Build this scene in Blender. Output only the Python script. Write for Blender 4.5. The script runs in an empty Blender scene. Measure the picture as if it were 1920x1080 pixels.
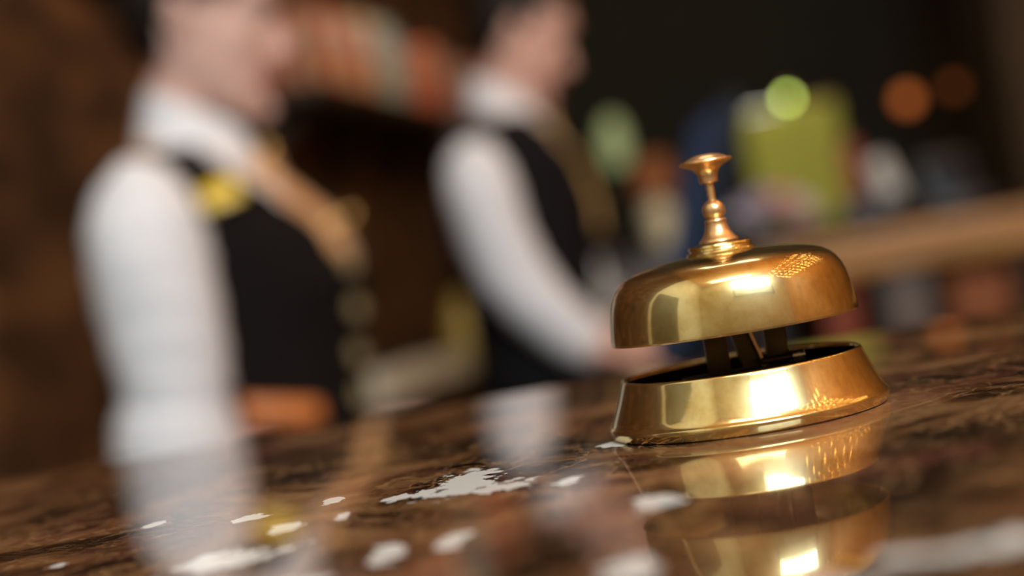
import bpy, bmesh, math, random
from mathutils import Vector, Matrix, Euler

random.seed(7)
SC = bpy.context.scene
COL = SC.collection
PI = math.pi

# ------------------------------------------------------------------ camera
CT = 1.10                       # height of the marble counter top
CAM_H = 0.0359                  # the lens sits 3.6 cm above the marble
CAM_Z = CT + CAM_H
FPX = 50.0 / 36.0 * 1920.0
ROLL = math.radians(9.7)
PITCH = math.radians(0.33)
cd = bpy.data.cameras.new('camera')
cam = bpy.data.objects.new('camera', cd)
COL.objects.link(cam)
cd.lens = 50.0
cd.sensor_width = 36.0
cd.clip_start = 0.01
cd.clip_end = 60
F = Vector((0, math.cos(PITCH), -math.sin(PITCH)))
X0 = Vector((1, 0, 0))
U0 = X0.cross(F)
R = math.cos(ROLL) * X0 - math.sin(ROLL) * U0
U = math.sin(ROLL) * X0 + math.cos(ROLL) * U0
m = Matrix((R, U, -F)).transposed().to_4x4()
m.translation = Vector((0, 0, CAM_Z))
cam.matrix_world = m
cd.dof.use_dof = True
cd.dof.focus_distance = 0.272
cd.dof.aperture_fstop = 5.7
SC.camera = cam

# ------------------------------------------------------------------ view + world
SC.view_settings.view_transform = 'Standard'
SC.view_settings.look = 'None'
SC.view_settings.gamma = 1.0
SC.view_settings.use_curve_mapping = False
SC.view_settings.exposure = 0.0
w = bpy.data.worlds.new('world')
SC.world = w
w.use_nodes = True
w.node_tree.nodes['Background'].inputs[0].default_value = (1.0, 0.85, 0.65, 1)
w.node_tree.nodes['Background'].inputs[1].default_value = 0.03

# ------------------------------------------------------------------ lights
def area_light(name, loc, target, sx, sy, power, color):
    l = bpy.data.lights.new(name, 'AREA')
    l.shape = 'RECTANGLE'
    l.size, l.size_y = sx, sy
    l.energy = power
    l.color = color
    o = bpy.data.objects.new(name, l)
    COL.objects.link(o)
    o.location = loc
    d = Vector(target) - Vector(loc)
    o.rotation_euler = d.to_track_quat('-Z', 'Y').to_euler()
    return o

REAR_Y = -2.7
WIN = (1.05, 3.40, 2.2, 1.9)      # window in the rear wall: centre x, centre z, width, height
area_light('window_daylight', (WIN[0], REAR_Y + 0.03, WIN[1]), (WIN[0], 4, WIN[1] - 3.2), WIN[2], WIN[3], 268, (0.72, 0.88, 1.0))
area_light('rear_wall_fill', (0.0, -1.7, 4.72), (0.0, -2.3, 0), 2.2, 0.7, 46, (1.0, 0.92, 0.78))  # added fill that brightens the rear wall mirrored in the bell
area_light('staff_ceiling_glow', (0.6, 2.9, 4.72), (0.6, 2.9, 0), 1.2, 0.8, 16, (1.0, 0.9, 0.75))
area_light('ceiling_amber_fill', (2.0, 0.6, 3.3), (2.0, 0.6, 4.8), 1.4, 3.0, 20, (1.0, 0.58, 0.20))  # added amber fill, warms the ceiling that the dome reflects
sp = bpy.data.lights.new('banner_fill_spot', 'SPOT')  # added spot without a fitting, brightens the lime banner
sp.energy = 30
sp.color = (1.0, 0.95, 0.7)
sp.spot_size = math.radians(26)
sp.spot_blend = 0.6
sp.shadow_soft_size = 0.05
so = bpy.data.objects.new('banner_fill_spot', sp)
COL.objects.link(so)
so.location = (1.15, 4.0, 3.2)
so.rotation_euler = (Vector((1.17, 5.5, 1.02)) - so.location).to_track_quat('-Z', 'Y').to_euler()

# ------------------------------------------------------------------ materials
def new_mat(name):
    mt = bpy.data.materials.new(name)
    mt.use_nodes = True
    return mt, mt.node_tree.nodes, mt.node_tree.links, mt.node_tree.nodes['Principled BSDF']

def rgba(c):
    return (c[0], c[1], c[2], 1.0)

def mat(name, color, rough=0.5, metal=0.0, var=0.12, scale=30.0, bump=0.0, spec=0.5, emit=None, estr=0.0, sheen=0.0, sss=0.0, bscale=None, aniso=0.0):
    """plain surface with a little noise in its colour and roughness"""
    mt, N, L, b = new_mat(name)
    tc = N.new('ShaderNodeTexCoord')
    nz = N.new('ShaderNodeTexNoise')
    nz.inputs['Scale'].default_value = scale
    nz.inputs['Detail'].default_value = 5
    L.new(tc.outputs['Object'], nz.inputs['Vector'])
    rp = N.new('ShaderNodeValToRGB')
    rp.color_ramp.elements[0].position = 0.3
    rp.color_ramp.elements[1].position = 0.7
    rp.color_ramp.elements[0].color = rgba([max(0, c * (1 - var)) for c in color])
    rp.color_ramp.elements[1].color = rgba([min(1, c * (1 + var)) for c in color])
    L.new(nz.outputs['Fac'], rp.inputs['Fac'])
    L.new(rp.outputs['Color'], b.inputs['Base Color'])
    b.inputs['Roughness'].default_value = rough
    b.inputs['Metallic'].default_value = metal
    b.inputs['Specular IOR Level'].default_value = spec
    if aniso:
        b.inputs['Anisotropic'].default_value = aniso
    if sheen:
        b.inputs['Sheen Weight'].default_value = sheen
    if sss:
        b.inputs['Subsurface Weight'].default_value = sss
        b.inputs['Subsurface Radius'].default_value = (0.02, 0.008, 0.004)
        b.inputs['Subsurface Scale'].default_value = 0.4
    if bump:
        n2 = N.new('ShaderNodeTexNoise')
        n2.inputs['Scale'].default_value = bscale or scale * 3
        n2.inputs['Detail'].default_value = 4
        L.new(tc.outputs['Object'], n2.inputs['Vector'])
        bp = N.new('ShaderNodeBump')
        bp.inputs['Strength'].default_value = bump
        bp.inputs['Distance'].default_value = 0.002
        L.new(n2.outputs['Fac'], bp.inputs['Height'])
        L.new(bp.outputs['Normal'], b.inputs['Normal'])
    if emit:
        b.inputs['Emission Color'].default_value = rgba(emit)
        b.inputs['Emission Strength'].default_value = estr
    return mt

def ramp(N, stops):
    rp = N.new('ShaderNodeValToRGB')
    e = rp.color_ramp.elements
    while len(e) < len(stops):
        e.new(0.5)
    for k, (p, c) in enumerate(stops):
        e[k].position = p
        e[k].color = rgba(c)
    return rp

def wood_mat(name, dark, light, scale=6.0, rough=0.4, stretch=(1, 8, 8)):
    mt, N, L, b = new_mat(name)
    tc = N.new('ShaderNodeTexCoord')
    mp = N.new('ShaderNodeMapping')
    mp.inputs['Scale'].default_value = stretch
    L.new(tc.outputs['Object'], mp.inputs['Vector'])
    nz = N.new('ShaderNodeTexNoise')
    nz.inputs['Scale'].default_value = scale
    nz.inputs['Detail'].default_value = 8
    nz.inputs['Distortion'].default_value = 1.2
    L.new(mp.outputs['Vector'], nz.inputs['Vector'])
    rp = ramp(N, [(0.3, dark), (0.7, light)])
    L.new(nz.outputs['Fac'], rp.inputs['Fac'])
    L.new(rp.outputs['Color'], b.inputs['Base Color'])
    b.inputs['Roughness'].default_value = rough
    bp = N.new('ShaderNodeBump')
    bp.inputs['Strength'].default_value = 0.15
    bp.inputs['Distance'].default_value = 0.003
    L.new(nz.outputs['Fac'], bp.inputs['Height'])
    L.new(bp.outputs['Normal'], b.inputs['Normal'])
    return mt

def brass_mat(name, base, tarnish, rough):
    """worn, lathe-turned brass: fine rings round the axis and cloudy tarnish"""
    mt, N, L, b = new_mat(name)
    tc = N.new('ShaderNodeTexCoord')
    mp = N.new('ShaderNodeMapping')
    mp.inputs['Scale'].default_value = (1, 1, 1)
    L.new(tc.outputs['Object'], mp.inputs['Vector'])
    cl = N.new('ShaderNodeTexNoise')
    cl.inputs['Scale'].default_value = 110
    cl.inputs['Detail'].default_value = 8
    cl.inputs['Roughness'].default_value = 0.65
    L.new(mp.outputs['Vector'], cl.inputs['Vector'])
    rp = ramp(N, [(0.36, tarnish), (0.60, base)])
    L.new(cl.outputs['Fac'], rp.inputs['Fac'])
    L.new(rp.outputs['Color'], b.inputs['Base Color'])
    b.inputs['Metallic'].default_value = 1.0
    rr = N.new('ShaderNodeMapRange')
    rr.inputs['From Min'].default_value = 0.3
    rr.inputs['From Max'].default_value = 0.7
    rr.inputs['To Min'].default_value = rough * 1.5
    rr.inputs['To Max'].default_value = rough * 0.75
    L.new(cl.outputs['Fac'], rr.inputs['Value'])
    L.new(rr.outputs['Result'], b.inputs['Roughness'])
    # turning marks: noise that only changes with height and, slowly, round the axis
    m2 = N.new('ShaderNodeMapping')
    m2.inputs['Scale'].default_value = (25, 25, 5200)
    L.new(tc.outputs['Object'], m2.inputs['Vector'])
    tn = N.new('ShaderNodeTexNoise')
    tn.inputs['Scale'].default_value = 1.0
    tn.inputs['Detail'].default_value = 3
    L.new(m2.outputs['Vector'], tn.inputs['Vector'])
    sc = N.new('ShaderNodeTexNoise')
    sc.inputs['Scale'].default_value = 900
    sc.inputs['Detail'].default_value = 2
    L.new(tc.outputs['Object'], sc.inputs['Vector'])
    ad = N.new('ShaderNodeMath')
    ad.operation = 'MULTIPLY_ADD'
    ad.inputs[1].default_value = 0.5
    L.new(sc.outputs['Fac'], ad.inputs[0])
    L.new(tn.outputs['Fac'], ad.inputs[2])
    bp = N.new('ShaderNodeBump')
    bp.inputs['Strength'].default_value = 0.014
    bp.inputs['Distance'].default_value = 0.0002
    L.new(ad.outputs['Value'], bp.inputs['Height'])
    L.new(bp.outputs['Normal'], b.inputs['Normal'])
    out_ = [n for n in N if n.type == 'OUTPUT_MATERIAL'][0]
    haze = N.new('ShaderNodeBsdfPrincipled')
    haze.inputs['Metallic'].default_value = 1.0
    haze.inputs['Roughness'].default_value = min(0.5, rough * 2 + 0.14)
    L.new(rp.outputs['Color'], haze.inputs['Base Color'])
    L.new(bp.outputs['Normal'], haze.inputs['Normal'])
    ms = N.new('ShaderNodeMixShader')
    ms.inputs[0].default_value = 0.45
    L.new(b.outputs[0], ms.inputs[1])
    L.new(haze.outputs[0], ms.inputs[2])
    L.new(ms.outputs[0], out_.inputs['Surface'])
    return mt

def marble_point(px, py):
    """where a pixel of the photograph falls on the marble (world x, y)"""
    xc, yc = px - 960, 540 - py
    d = R * xc + U * yc + F * FPX
    t = -CAM_H / d.z
    return d.x * t, d.y * t

def marble_mat():
    mt, N, L, b = new_mat('dark_brown_marble')
    tc = N.new('ShaderNodeTexCoord')
    P = tc.outputs['Object']
    def noise(scale, detail=8, dist=0.0, rough=0.6):
        n = N.new('ShaderNodeTexNoise')
        n.inputs['Scale'].default_value = scale
        n.inputs['Detail'].default_value = detail
        n.inputs['Distortion'].default_value = dist
        n.inputs['Roughness'].default_value = rough
        L.new(P, n.inputs['Vector'])
        return n
    def mix(fac, a, c, mode='MIX'):
        x = N.new('ShaderNodeMix')
        x.data_type = 'RGBA'
        x.blend_type = mode
        for s, v in ((x.inputs['Factor'], fac), (x.inputs['A'], a), (x.inputs['B'], c)):
            if hasattr(v, 'links'):
                L.new(v, s)
            else:
                s.default_value = v if isinstance(v, float) else rgba(v)
        return x.outputs['Result']
    def math_(op, a, c=None, clamp=False):
        x = N.new('ShaderNodeMath')
        x.operation = op
        x.use_clamp = clamp
        for k, v in enumerate((a, c)):
            if v is None:
                continue
            if hasattr(v, 'links'):
                L.new(v, x.inputs[k])
            else:
                x.inputs[k].default_value = v
        return x.outputs[0]
    big = noise(21, 9, 1.3)
    rp = ramp(N, [(0.41, (0.005, 0.003, 0.002)), (0.48, (0.020, 0.010, 0.005)), (0.54, (0.11, 0.050, 0.018)), (0.65, (0.28, 0.155, 0.07))])
    L.new(big.outputs['Fac'], rp.inputs['Fac'])
    col = rp.outputs['Color']
    # red-brown clouds, their red boosted to paint in a reflected skin tone
    cl = noise(38, 6, 0.8)
    rc = ramp(N, [(0.5, (0, 0, 0)), (0.68, (1, 1, 1))])
    L.new(cl.outputs['Fac'], rc.inputs['Fac'])
    col = mix(math_('MULTIPLY', rc.outputs['Color'], 0.6), col, (0.22, 0.075, 0.048))
    # thin tan veins: where a noise crosses its middle value
    for scale, thr, wd, amt, c in ((18, 0.5, 0.012, 0.85, (0.42, 0.23, 0.10)), (45, 0.52, 0.016, 0.65, (0.34, 0.19, 0.09)), (95, 0.48, 0.02, 0.4, (0.30, 0.17, 0.09))):
        v = noise(scale, 9, 2.2)
        d = math_('ABSOLUTE', math_('SUBTRACT', v.outputs['Fac'], thr))
        k = math_('SUBTRACT', 1.0, math_('DIVIDE', d, wd), clamp=True)
        k = math_('MAXIMUM', k, 0.0)
        col = mix(math_('MULTIPLY', k, amt), col, c)
    # white quartz flecks, each where the slab has one
    wob = noise(170, 6, 0.4, 0.62)
    wobv = math_('MULTIPLY', math_('SUBTRACT', wob.outputs['Fac'], 0.47), 3.6)
    flecks = [(872, 904, 66, 24, 0), (935, 912, 66, 11, 0), (796, 927, 30, 10, 0), (748, 933, 34, 6, 0), (625, 940, 22, 8, 0), (642, 968, 16, 7, 0),
              (540, 988, 34, 10, 0), (735, 1034, 46, 17, 0), (850, 1011, 30, 15, 0), (1230, 938, 56, 16, 0), (420, 1052, 120, 16, 0.25),
              (1180, 1062, 56, 30, 0), (1148, 834, 26, 5, 0), (288, 984, 22, 5, 0), (1065, 900, 26, 8, 0), (1890, 1016, 120, 18, 0.1),
              (1700, 1046, 60, 14, 0), (470, 972, 36, 7, 0.2), (110, 1060, 22, 5, 0), (1570, 1110, 90, 30, 0), (560, 1100, 60, 20, 0)]
    mask = None
    for (fx, fy, hw, hh, rot) in flecks:
        cx, cy = marble_point(fx, fy)
        _, y1 = marble_point(fx, fy - hh)
        _, y2 = marble_point(fx, fy + hh)
        rx = hw / FPX * math.hypot(cx, cy)
        ry = abs(y1 - y2) / 2
        mp = N.new('ShaderNodeMapping')
        mp.vector_type = 'TEXTURE'
        mp.inputs['Location'].default_value = (cx, cy, 0)
        mp.inputs['Rotation'].default_value = (0, 0, rot)
        mp.inputs['Scale'].default_value = (rx, ry, 1.0)
        L.new(P, mp.inputs['Vector'])
        sx = N.new('ShaderNodeSeparateXYZ')
        L.new(mp.outputs['Vector'], sx.inputs[0])
        cx2 = N.new('ShaderNodeCombineXYZ')
        L.new(sx.outputs[0], cx2.inputs[0])
        L.new(sx.outputs[1], cx2.inputs[1])
        ln = N.new('ShaderNodeVectorMath')
        ln.operation = 'LENGTH'
        L.new(cx2.outputs[0], ln.inputs[0])
        k = math_('SUBTRACT', 1.0, math_('ADD', ln.outputs['Value'], wobv))
        mask = k if mask is None else math_('MAXIMUM', mask, k)
    mk = math_('MULTIPLY', mask, 14.0, clamp=True)
    mk = math_('MAXIMUM', mk, 0.0)
    col = mix(mk, col, (0.76, 0.77, 0.75))
    # a few more flecks away from the bell
    L.new(col, b.inputs['Base Color'])
    b.inputs['Roughness'].default_value = 0.035
    b.inputs['IOR'].default_value = 1.55
    b.inputs['Specular IOR Level'].default_value = 0.5
    return mt

def panel_wall_mat():
    """mottled brown stone-and-wood cladding set in blocks"""
    mt, N, L, b = new_mat('mottled_brown_cladding')
    tc = N.new('ShaderNodeTexCoord')
    mp = N.new('ShaderNodeMapping')
    mp.inputs['Scale'].default_value = (2.4, 2.4, 3.6)
    L.new(tc.outputs['Object'], mp.inputs['Vector'])
    nz = N.new('ShaderNodeTexNoise')
    nz.inputs['Scale'].default_value = 2.2
    nz.inputs['Detail'].default_value = 7
    L.new(mp.outputs['Vector'], nz.inputs['Vector'])
    rp = ramp(N, [(0.35, (0.026, 0.011, 0.004)), (0.5, (0.075, 0.032, 0.011)), (0.68, (0.18, 0.080, 0.026))])
    L.new(nz.outputs['Fac'], rp.inputs['Fac'])
    L.new(rp.outputs['Color'], b.inputs['Base Color'])
    b.inputs['Roughness'].default_value = 0.6
    bp = N.new('ShaderNodeBump')
    bp.inputs['Strength'].default_value = 0.3
    bp.inputs['Distance'].default_value = 0.01
    L.new(nz.outputs['Fac'], bp.inputs['Height'])
    L.new(bp.outputs['Normal'], b.inputs['Normal'])
    return mt

def scarf_mat():
    mt, N, L, b = new_mat('patterned_orange_silk')
    tc = N.new('ShaderNodeTexCoord')
    vo = N.new('ShaderNodeTexVoronoi')
    vo.inputs['Scale'].default_value = 55
    L.new(tc.outputs['Object'], vo.inputs['Vector'])
    rp = ramp(N, [(0.18, (0.92, 0.68, 0.40)), (0.40, (0.78, 0.42, 0.17)), (0.8, (0.60, 0.26, 0.09))])
    L.new(vo.outputs['Distance'], rp.inputs['Fac'])
    L.new(rp.outputs['Color'], b.inputs['Base Color'])
    b.inputs['Roughness'].default_value = 0.35
    b.inputs['Sheen Weight'].default_value = 0.3
    return mt

M = {}
M['brass'] = brass_mat('worn_brass', (0.80, 0.67, 0.34), (0.60, 0.44, 0.17), 0.065)
M['brass_dull'] = brass_mat('satin_brass', (0.82, 0.54, 0.28), (0.70, 0.42, 0.18), 0.22)
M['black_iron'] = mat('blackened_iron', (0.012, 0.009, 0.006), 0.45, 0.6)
M['dark_brass'] = mat('dark_bronze', (0.06, 0.035, 0.015), 0.35, 0.9)
M['steel'] = mat('spring_steel', (0.62, 0.58, 0.48), 0.2, 1.0)
M['marble'] = marble_mat()
M['cladding'] = panel_wall_mat()
M['amber_wood'] = wood_mat('amber_wood_panelling', (0.40, 0.16, 0.033), (0.62, 0.27, 0.06), 3.0, 0.45, (8, 1, 1))
M['dark_wood'] = wood_mat('dark_walnut', (0.022, 0.010, 0.005), (0.06, 0.028, 0.012), 5.0, 0.45, (8, 8, 1))
M['mid_wood'] = wood_mat('honey_oak', (0.34, 0.15, 0.04), (0.62, 0.31, 0.09), 5.0, 0.4, (1, 9, 9))
M['floor'] = wood_mat('brown_floorboards', (0.05, 0.025, 0.012), (0.11, 0.055, 0.025), 4.0, 0.4, (1, 8, 8))
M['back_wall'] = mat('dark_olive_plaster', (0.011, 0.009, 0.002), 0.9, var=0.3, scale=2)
M['cream_wall'] = mat('pale_cream_plaster', (0.72, 0.70, 0.56), 0.85, var=0.05, scale=2)
M['ceiling'] = mat('warm_brown_ceiling', (0.85, 0.44, 0.12), 0.8, var=0.1, scale=2)
M['frame'] = mat('window_frame_bronze', (0.05, 0.04, 0.03), 0.5)
M['door_paint'] = mat('dark_olive_door_paint', (0.10, 0.085, 0.045), 0.6)
M['glass'] = mat('window_glass', (0.6, 0.65, 0.7), 0.05, var=0.02)
M['skin_w'] = mat('fair_skin', (0.72, 0.45, 0.37), 0.5, var=0.05, scale=40, sss=0.12)
M['skin_m'] = mat('ruddy_skin', (0.74, 0.43, 0.33), 0.5, var=0.06, scale=40, sss=0.12)
M['lips'] = mat('lip_pink', (0.50, 0.16, 0.15), 0.35)
M['eye_white'] = mat('eye_white', (0.75, 0.72, 0.68), 0.2)
M['iris'] = mat('brown_iris', (0.05, 0.025, 0.012), 0.15)
M['hair'] = mat('dark_brown_hair', (0.010, 0.006, 0.004), 0.6, var=0.4, scale=120, bump=0.5, spec=0.25)
M['shirt'] = mat('white_cotton', (0.79, 0.80, 0.83), 0.85, var=0.03, scale=20, bump=0.15, bscale=60, sheen=0.1)
M['vest'] = mat('charcoal_waistcoat_wool', (0.007, 0.005, 0.005), 0.9, var=0.15, scale=200, spec=0.15)
M['vest_m'] = mat('black_waistcoat_wool', (0.008, 0.007, 0.008), 0.9, var=0.15, scale=200, spec=0.15)
M['navy'] = mat('navy_satin', (0.03, 0.045, 0.07), 0.35)
M['trouser'] = mat('black_trouser_wool', (0.004, 0.004, 0.004), 0.9, spec=0.15)
M['shoe'] = mat('black_shoe_leather', (0.01, 0.01, 0.01), 0.3)
M['scarf'] = scarf_mat()
M['gold'] = mat('gold_trim', (0.80, 0.55, 0.22), 0.3, 1.0)
M['button'] = mat('horn_button', (0.34, 0.27, 0.13), 0.4)
M['badge'] = mat('yellow_enamel', (0.85, 0.58, 0.03), 0.3)
M['flap'] = mat('orange_leather', (0.62, 0.20, 0.05), 0.45)
M['tie'] = mat('gold_silk_tie', (0.75, 0.52, 0.20), 0.4, var=0.3, scale=60)
M['white_plastic'] = mat('white_plastic', (0.50, 0.50, 0.46), 0.45, var=0.03)
M['card'] = mat('grey_white_card', (0.50, 0.50, 0.47), 0.8, var=0.03)
M['pillar_wood'] = wood_mat('brown_pillar_wood', (0.035, 0.019, 0.006), (0.075, 0.042, 0.015), 5.0, 0.8, (8, 8, 1))
M['paper'] = mat('white_paper', (0.80, 0.79, 0.74), 0.8, var=0.03)
M['black_plastic'] = mat('black_plastic', (0.012, 0.012, 0.013), 0.4)
M['screen'] = mat('blue_screen', (0.003, 0.006, 0.010), 0.5, spec=0.1, emit=(0.045, 0.17, 0.42), estr=0.11)
M['bezel'] = mat('dark_blue_bezel', (0.003, 0.006, 0.012), 0.6, spec=0.2)
M['lime'] = mat('lime_green_fabric', (0.40, 0.41, 0.06), 0.8, var=0.08, scale=10)
M['linen'] = mat('white_linen', (0.78, 0.76, 0.62), 0.85, var=0.05)
M['ochre'] = mat('ochre_glaze', (0.50, 0.34, 0.06), 0.3)
M['cream'] = mat('cream_ceramic', (0.72, 0.63, 0.40), 0.3)
M['rust'] = mat('rust_lampshade', (0.26, 0.085, 0.02), 0.7, emit=(0.5, 0.14, 0.03), estr=0.05)
M['pale_green'] = mat('lit_pale_green_glass', (0.35, 0.40, 0.2), 0.3, emit=(0.42, 0.48, 0.20), estr=0.5)
M['lamp_lime'] = mat('lit_lime_bulb', (0.6, 0.7, 0.2), 0.3, emit=(0.55, 0.72, 0.13), estr=15)
M['lamp_orange'] = mat('lit_orange_glass', (0.8, 0.3, 0.08), 0.3, emit=(0.8, 0.19, 0.035), estr=0.85)
M['lamp_orange_dim'] = mat('lit_dim_orange_glass', (0.6, 0.2, 0.06), 0.3, emit=(0.8, 0.22, 0.05), estr=0.2)
M['bulb'] = mat('lit_warm_bulb', (1.0, 0.8, 0.5), 0.3, emit=(1.0, 0.62, 0.22), estr=95)
M['stem_green'] = mat('leaf_green', (0.04, 0.12, 0.03), 0.5)
M['grey_box'] = mat('grey_cardboard', (0.15, 0.12, 0.105), 0.85)
M['red_board'] = mat('red_board', (0.26, 0.05, 0.02), 0.7)
M['orange_board'] = mat('orange_board', (0.27, 0.085, 0.03), 0.8)

# ------------------------------------------------------------------ mesh helpers
def bm_box(bm, lo, hi, bev=0.0, seg=2, mtx=None):
    t = bmesh.new()
    bmesh.ops.create_cube(t, size=1.0)
    lo, hi = Vector(lo), Vector(hi)
    for v in t.verts:
        v.co = Vector(((lo[i] + hi[i]) / 2 + v.co[i] * (hi[i] - lo[i]) for i in range(3)))
    if bev:
        bmesh.ops.bevel(t, geom=t.edges[:], offset=bev, segments=seg, affect='EDGES', profile=0.5)
    if mtx is not None:
        t.transform(mtx)
    bm_add(bm, t)

def bm_add(bm, t):
    me = bpy.data.meshes.new('tmp')
    t.to_mesh(me)
    t.free()
    bm.from_mesh(me)
    bpy.data.meshes.remove(me)

def bm_lathe(bm, prof, n=48, center=(0, 0, 0), close=False):
    """prof: list of (r, z); r = 0 ends close at the axis"""
    c = Vector(center)
    rings = []
    for r, z in prof:
        if r <= 1e-9:
            rings.append([bm.verts.new(c + Vector((0, 0, z)))])
        else:
            rings.append([bm.verts.new(c + Vector((r * math.cos(2 * PI * k / n), r * math.sin(2 * PI * k / n), z))) for k in range(n)])
    pairs = list(zip(rings, rings[1:]))
    if close:
        pairs.append((rings[-1], rings[0]))
    for a, b in pairs:
        for k in range(n):
            k2 = (k + 1) % n
            if len(a) == 1 and len(b) == 1:
                continue
            if len(a) == 1:
                bm.faces.new((a[0], b[k2], b[k]))
            elif len(b) == 1:
                bm.faces.new((a[k], a[k2], b[0]))
            else:
                bm.faces.new((a[k], a[k2], b[k2], b[k]))

def bm_loft(bm, rings, cap=True):
    """rings: list of lists of Vectors, all of one length"""
    vs = [[bm.verts.new(p) for p in r] for r in rings]
    n = len(vs[0])
    for a, b in zip(vs, vs[1:]):
        for k in range(n):
            bm.faces.new((a[k], a[(k + 1) % n], b[(k + 1) % n], b[k]))
    if cap:
        bm.faces.new(list(reversed(vs[0])))
        bm.faces.new(vs[-1])
    return vs

def bm_tube(bm, pts, rad, n=14, round_ends=True, flat=1.0, up=None):
    """a tapering limb through pts; rad one number or one per point; flat squashes it across `up`"""
    pts = [Vector(p) for p in pts]
    if not isinstance(rad, (list, tuple)):
        rad = [rad] * len(pts)
    rad = list(rad)
    dirs = []
    for i in range(len(pts)):
        a = pts[max(0, i - 1)]
        b = pts[min(len(pts) - 1, i + 1)]
        dirs.append((b - a).normalized())
    if round_ends:
        def cap(p, d, r, sgn):
            out = []
            for a in (0.2, 0.45, 0.75):
                out.append((p + d * sgn * r * math.cos(a * PI / 2), r * math.sin(a * PI / 2)))
            return out
        s = cap(pts[0], dirs[0], rad[0], -1)
        e = cap(pts[-1], dirs[-1], rad[-1], 1)
        P2 = [x[0] for x in s] + pts + [x[0] for x in reversed(e)]
        R2 = [x[1] for x in s] + rad + [x[1] for x in reversed(e)]
        D2 = [dirs[0]] * 3 + dirs + [dirs[-1]] * 3
    else:
        P2, R2, D2 = pts, rad, dirs
    ref = Vector(up) if up else Vector((0, 0, 1))
    if abs(ref.dot(D2[0])) > 0.9 and up is None:
        ref = Vector((0, 1, 0))
    rings = []
    u = (ref - D2[0] * ref.dot(D2[0])).normalized()
    for p, r, d in zip(P2, R2, D2):
        u = (u - d * u.dot(d)).normalized()
        v = d.cross(u)
        rings.append([p + (u * math.cos(2 * PI * k / n) * flat + v * math.sin(2 * PI * k / n)) * r for k in range(n)])
    bm_loft(bm, rings)

def bm_ball(bm, c, rx, ry=None, rz=None, seg=20, mtx=None):
    t = bmesh.new()
    bmesh.ops.create_uvsphere(t, u_segments=seg, v_segments=max(8, seg // 2), radius=1.0)
    ry = rx if ry is None else ry
    rz = rx if rz is None else rz
    for v in t.verts:
        v.co = Vector((v.co.x * rx, v.co.y * ry, v.co.z * rz))
    if mtx is not None:
        t.transform(mtx)
    for v in t.verts:
        v.co += Vector(c)
    bm_add(bm, t)

def link(name, bm, mt, parent=None, smooth=True, angle=40):
    bmesh.ops.recalc_face_normals(bm, faces=bm.faces[:])
    me = bpy.data.meshes.new(name)
    bm.to_mesh(me)
    bm.free()
    me.materials.append(mt)
    o = bpy.data.objects.new(name, me)
    COL.objects.link(o)
    if parent:
        o.parent = parent
    if smooth:
        for p in me.polygons:
            p.use_smooth = True
        try:
            me.set_sharp_from_angle(angle=math.radians(angle))
        except Exception:
            pass
    return o

def thing(name, label, cat, loc=(0, 0, 0), rotz=0.0, group=None):
    o = bpy.data.objects.new(name, None)
    o.empty_display_size = 0.05
    COL.objects.link(o)
    o.location = loc
    o.rotation_euler = (0, 0, rotz)
    o['label'] = label
    o['category'] = cat
    if group:
        o['group'] = group
    return o

def tag(o, label, cat, group=None):
    o['label'] = label
    o['category'] = cat
    if group:
        o['group'] = group
    return o

def struct(o):
    o['kind'] = 'structure'
    return o

def box_obj(name, lo, hi, mt, parent=None, bev=0.0, mtx=None):
    b = bmesh.new()
    bm_box(b, lo, hi, bev, 2, mtx)
    return link(name, b, mt, parent, smooth=bev > 0)

def solid(o, th):
    md = o.modifiers.new('thickness', 'SOLIDIFY')
    md.thickness = th
    md.offset = -1
    return o

# ------------------------------------------------------------------ the room
RIGHT_X, BACK_Y, CEIL = 3.4, 6.6, 4.8
def wall_x(y):                   # the left wall runs away at a slant
    return -0.49 + 0.254 * (y - 4.0)
WDIR = Vector((0.254, 1, 0)).normalized()
WNRM = Vector((1, -0.254, 0)).normalized()     # into the room

b = bmesh.new()
bm_box(b, (-3.0, REAR_Y - 0.2, -0.1), (RIGHT_X + 0.2, BACK_Y + 0.2, 0))
struct(link('floor', b, M['floor'], smooth=False))
b = bmesh.new()
bm_box(b, (-3.0, REAR_Y - 0.2, CEIL), (RIGHT_X + 0.2, BACK_Y + 0.2, CEIL + 0.1))
struct(link('ceiling', b, M['ceiling'], smooth=False))
b = bmesh.new()
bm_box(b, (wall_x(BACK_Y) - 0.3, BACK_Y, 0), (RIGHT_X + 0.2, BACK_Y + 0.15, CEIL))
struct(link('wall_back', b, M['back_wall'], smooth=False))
b = bmesh.new()
bm_box(b, (RIGHT_X, REAR_Y - 0.15, 0), (RIGHT_X + 0.15, BACK_Y, CEIL))
struct(link('wall_right', b, M['amber_wood'], smooth=False))
b = bmesh.new()
p0, p1 = Vector((wall_x(REAR_Y - 0.15), REAR_Y - 0.15, 0)), Vector((wall_x(BACK_Y + .1), BACK_Y + .1, 0))
ln = (p1 - p0).length
mw = Matrix((WDIR, -WNRM, Vector((0, 0, 1)))).transposed().to_4x4()
mw.translation = p0
cut = (0.35 - p0.y) / WDIR.y     # pale plaster on the guests' side, brown cladding behind the counter
bm_box(b, (cut, 0, 0), (ln, 0.15, CEIL), mtx=mw)
struct(link('wall_left', b, M['cladding'], smooth=False))
b = bmesh.new()
bm_box(b, (0, 0, 0), (cut, 0.15, CEIL), mtx=mw)
struct(link('wall_front', b, M['cream_wall'], smooth=False))
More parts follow.
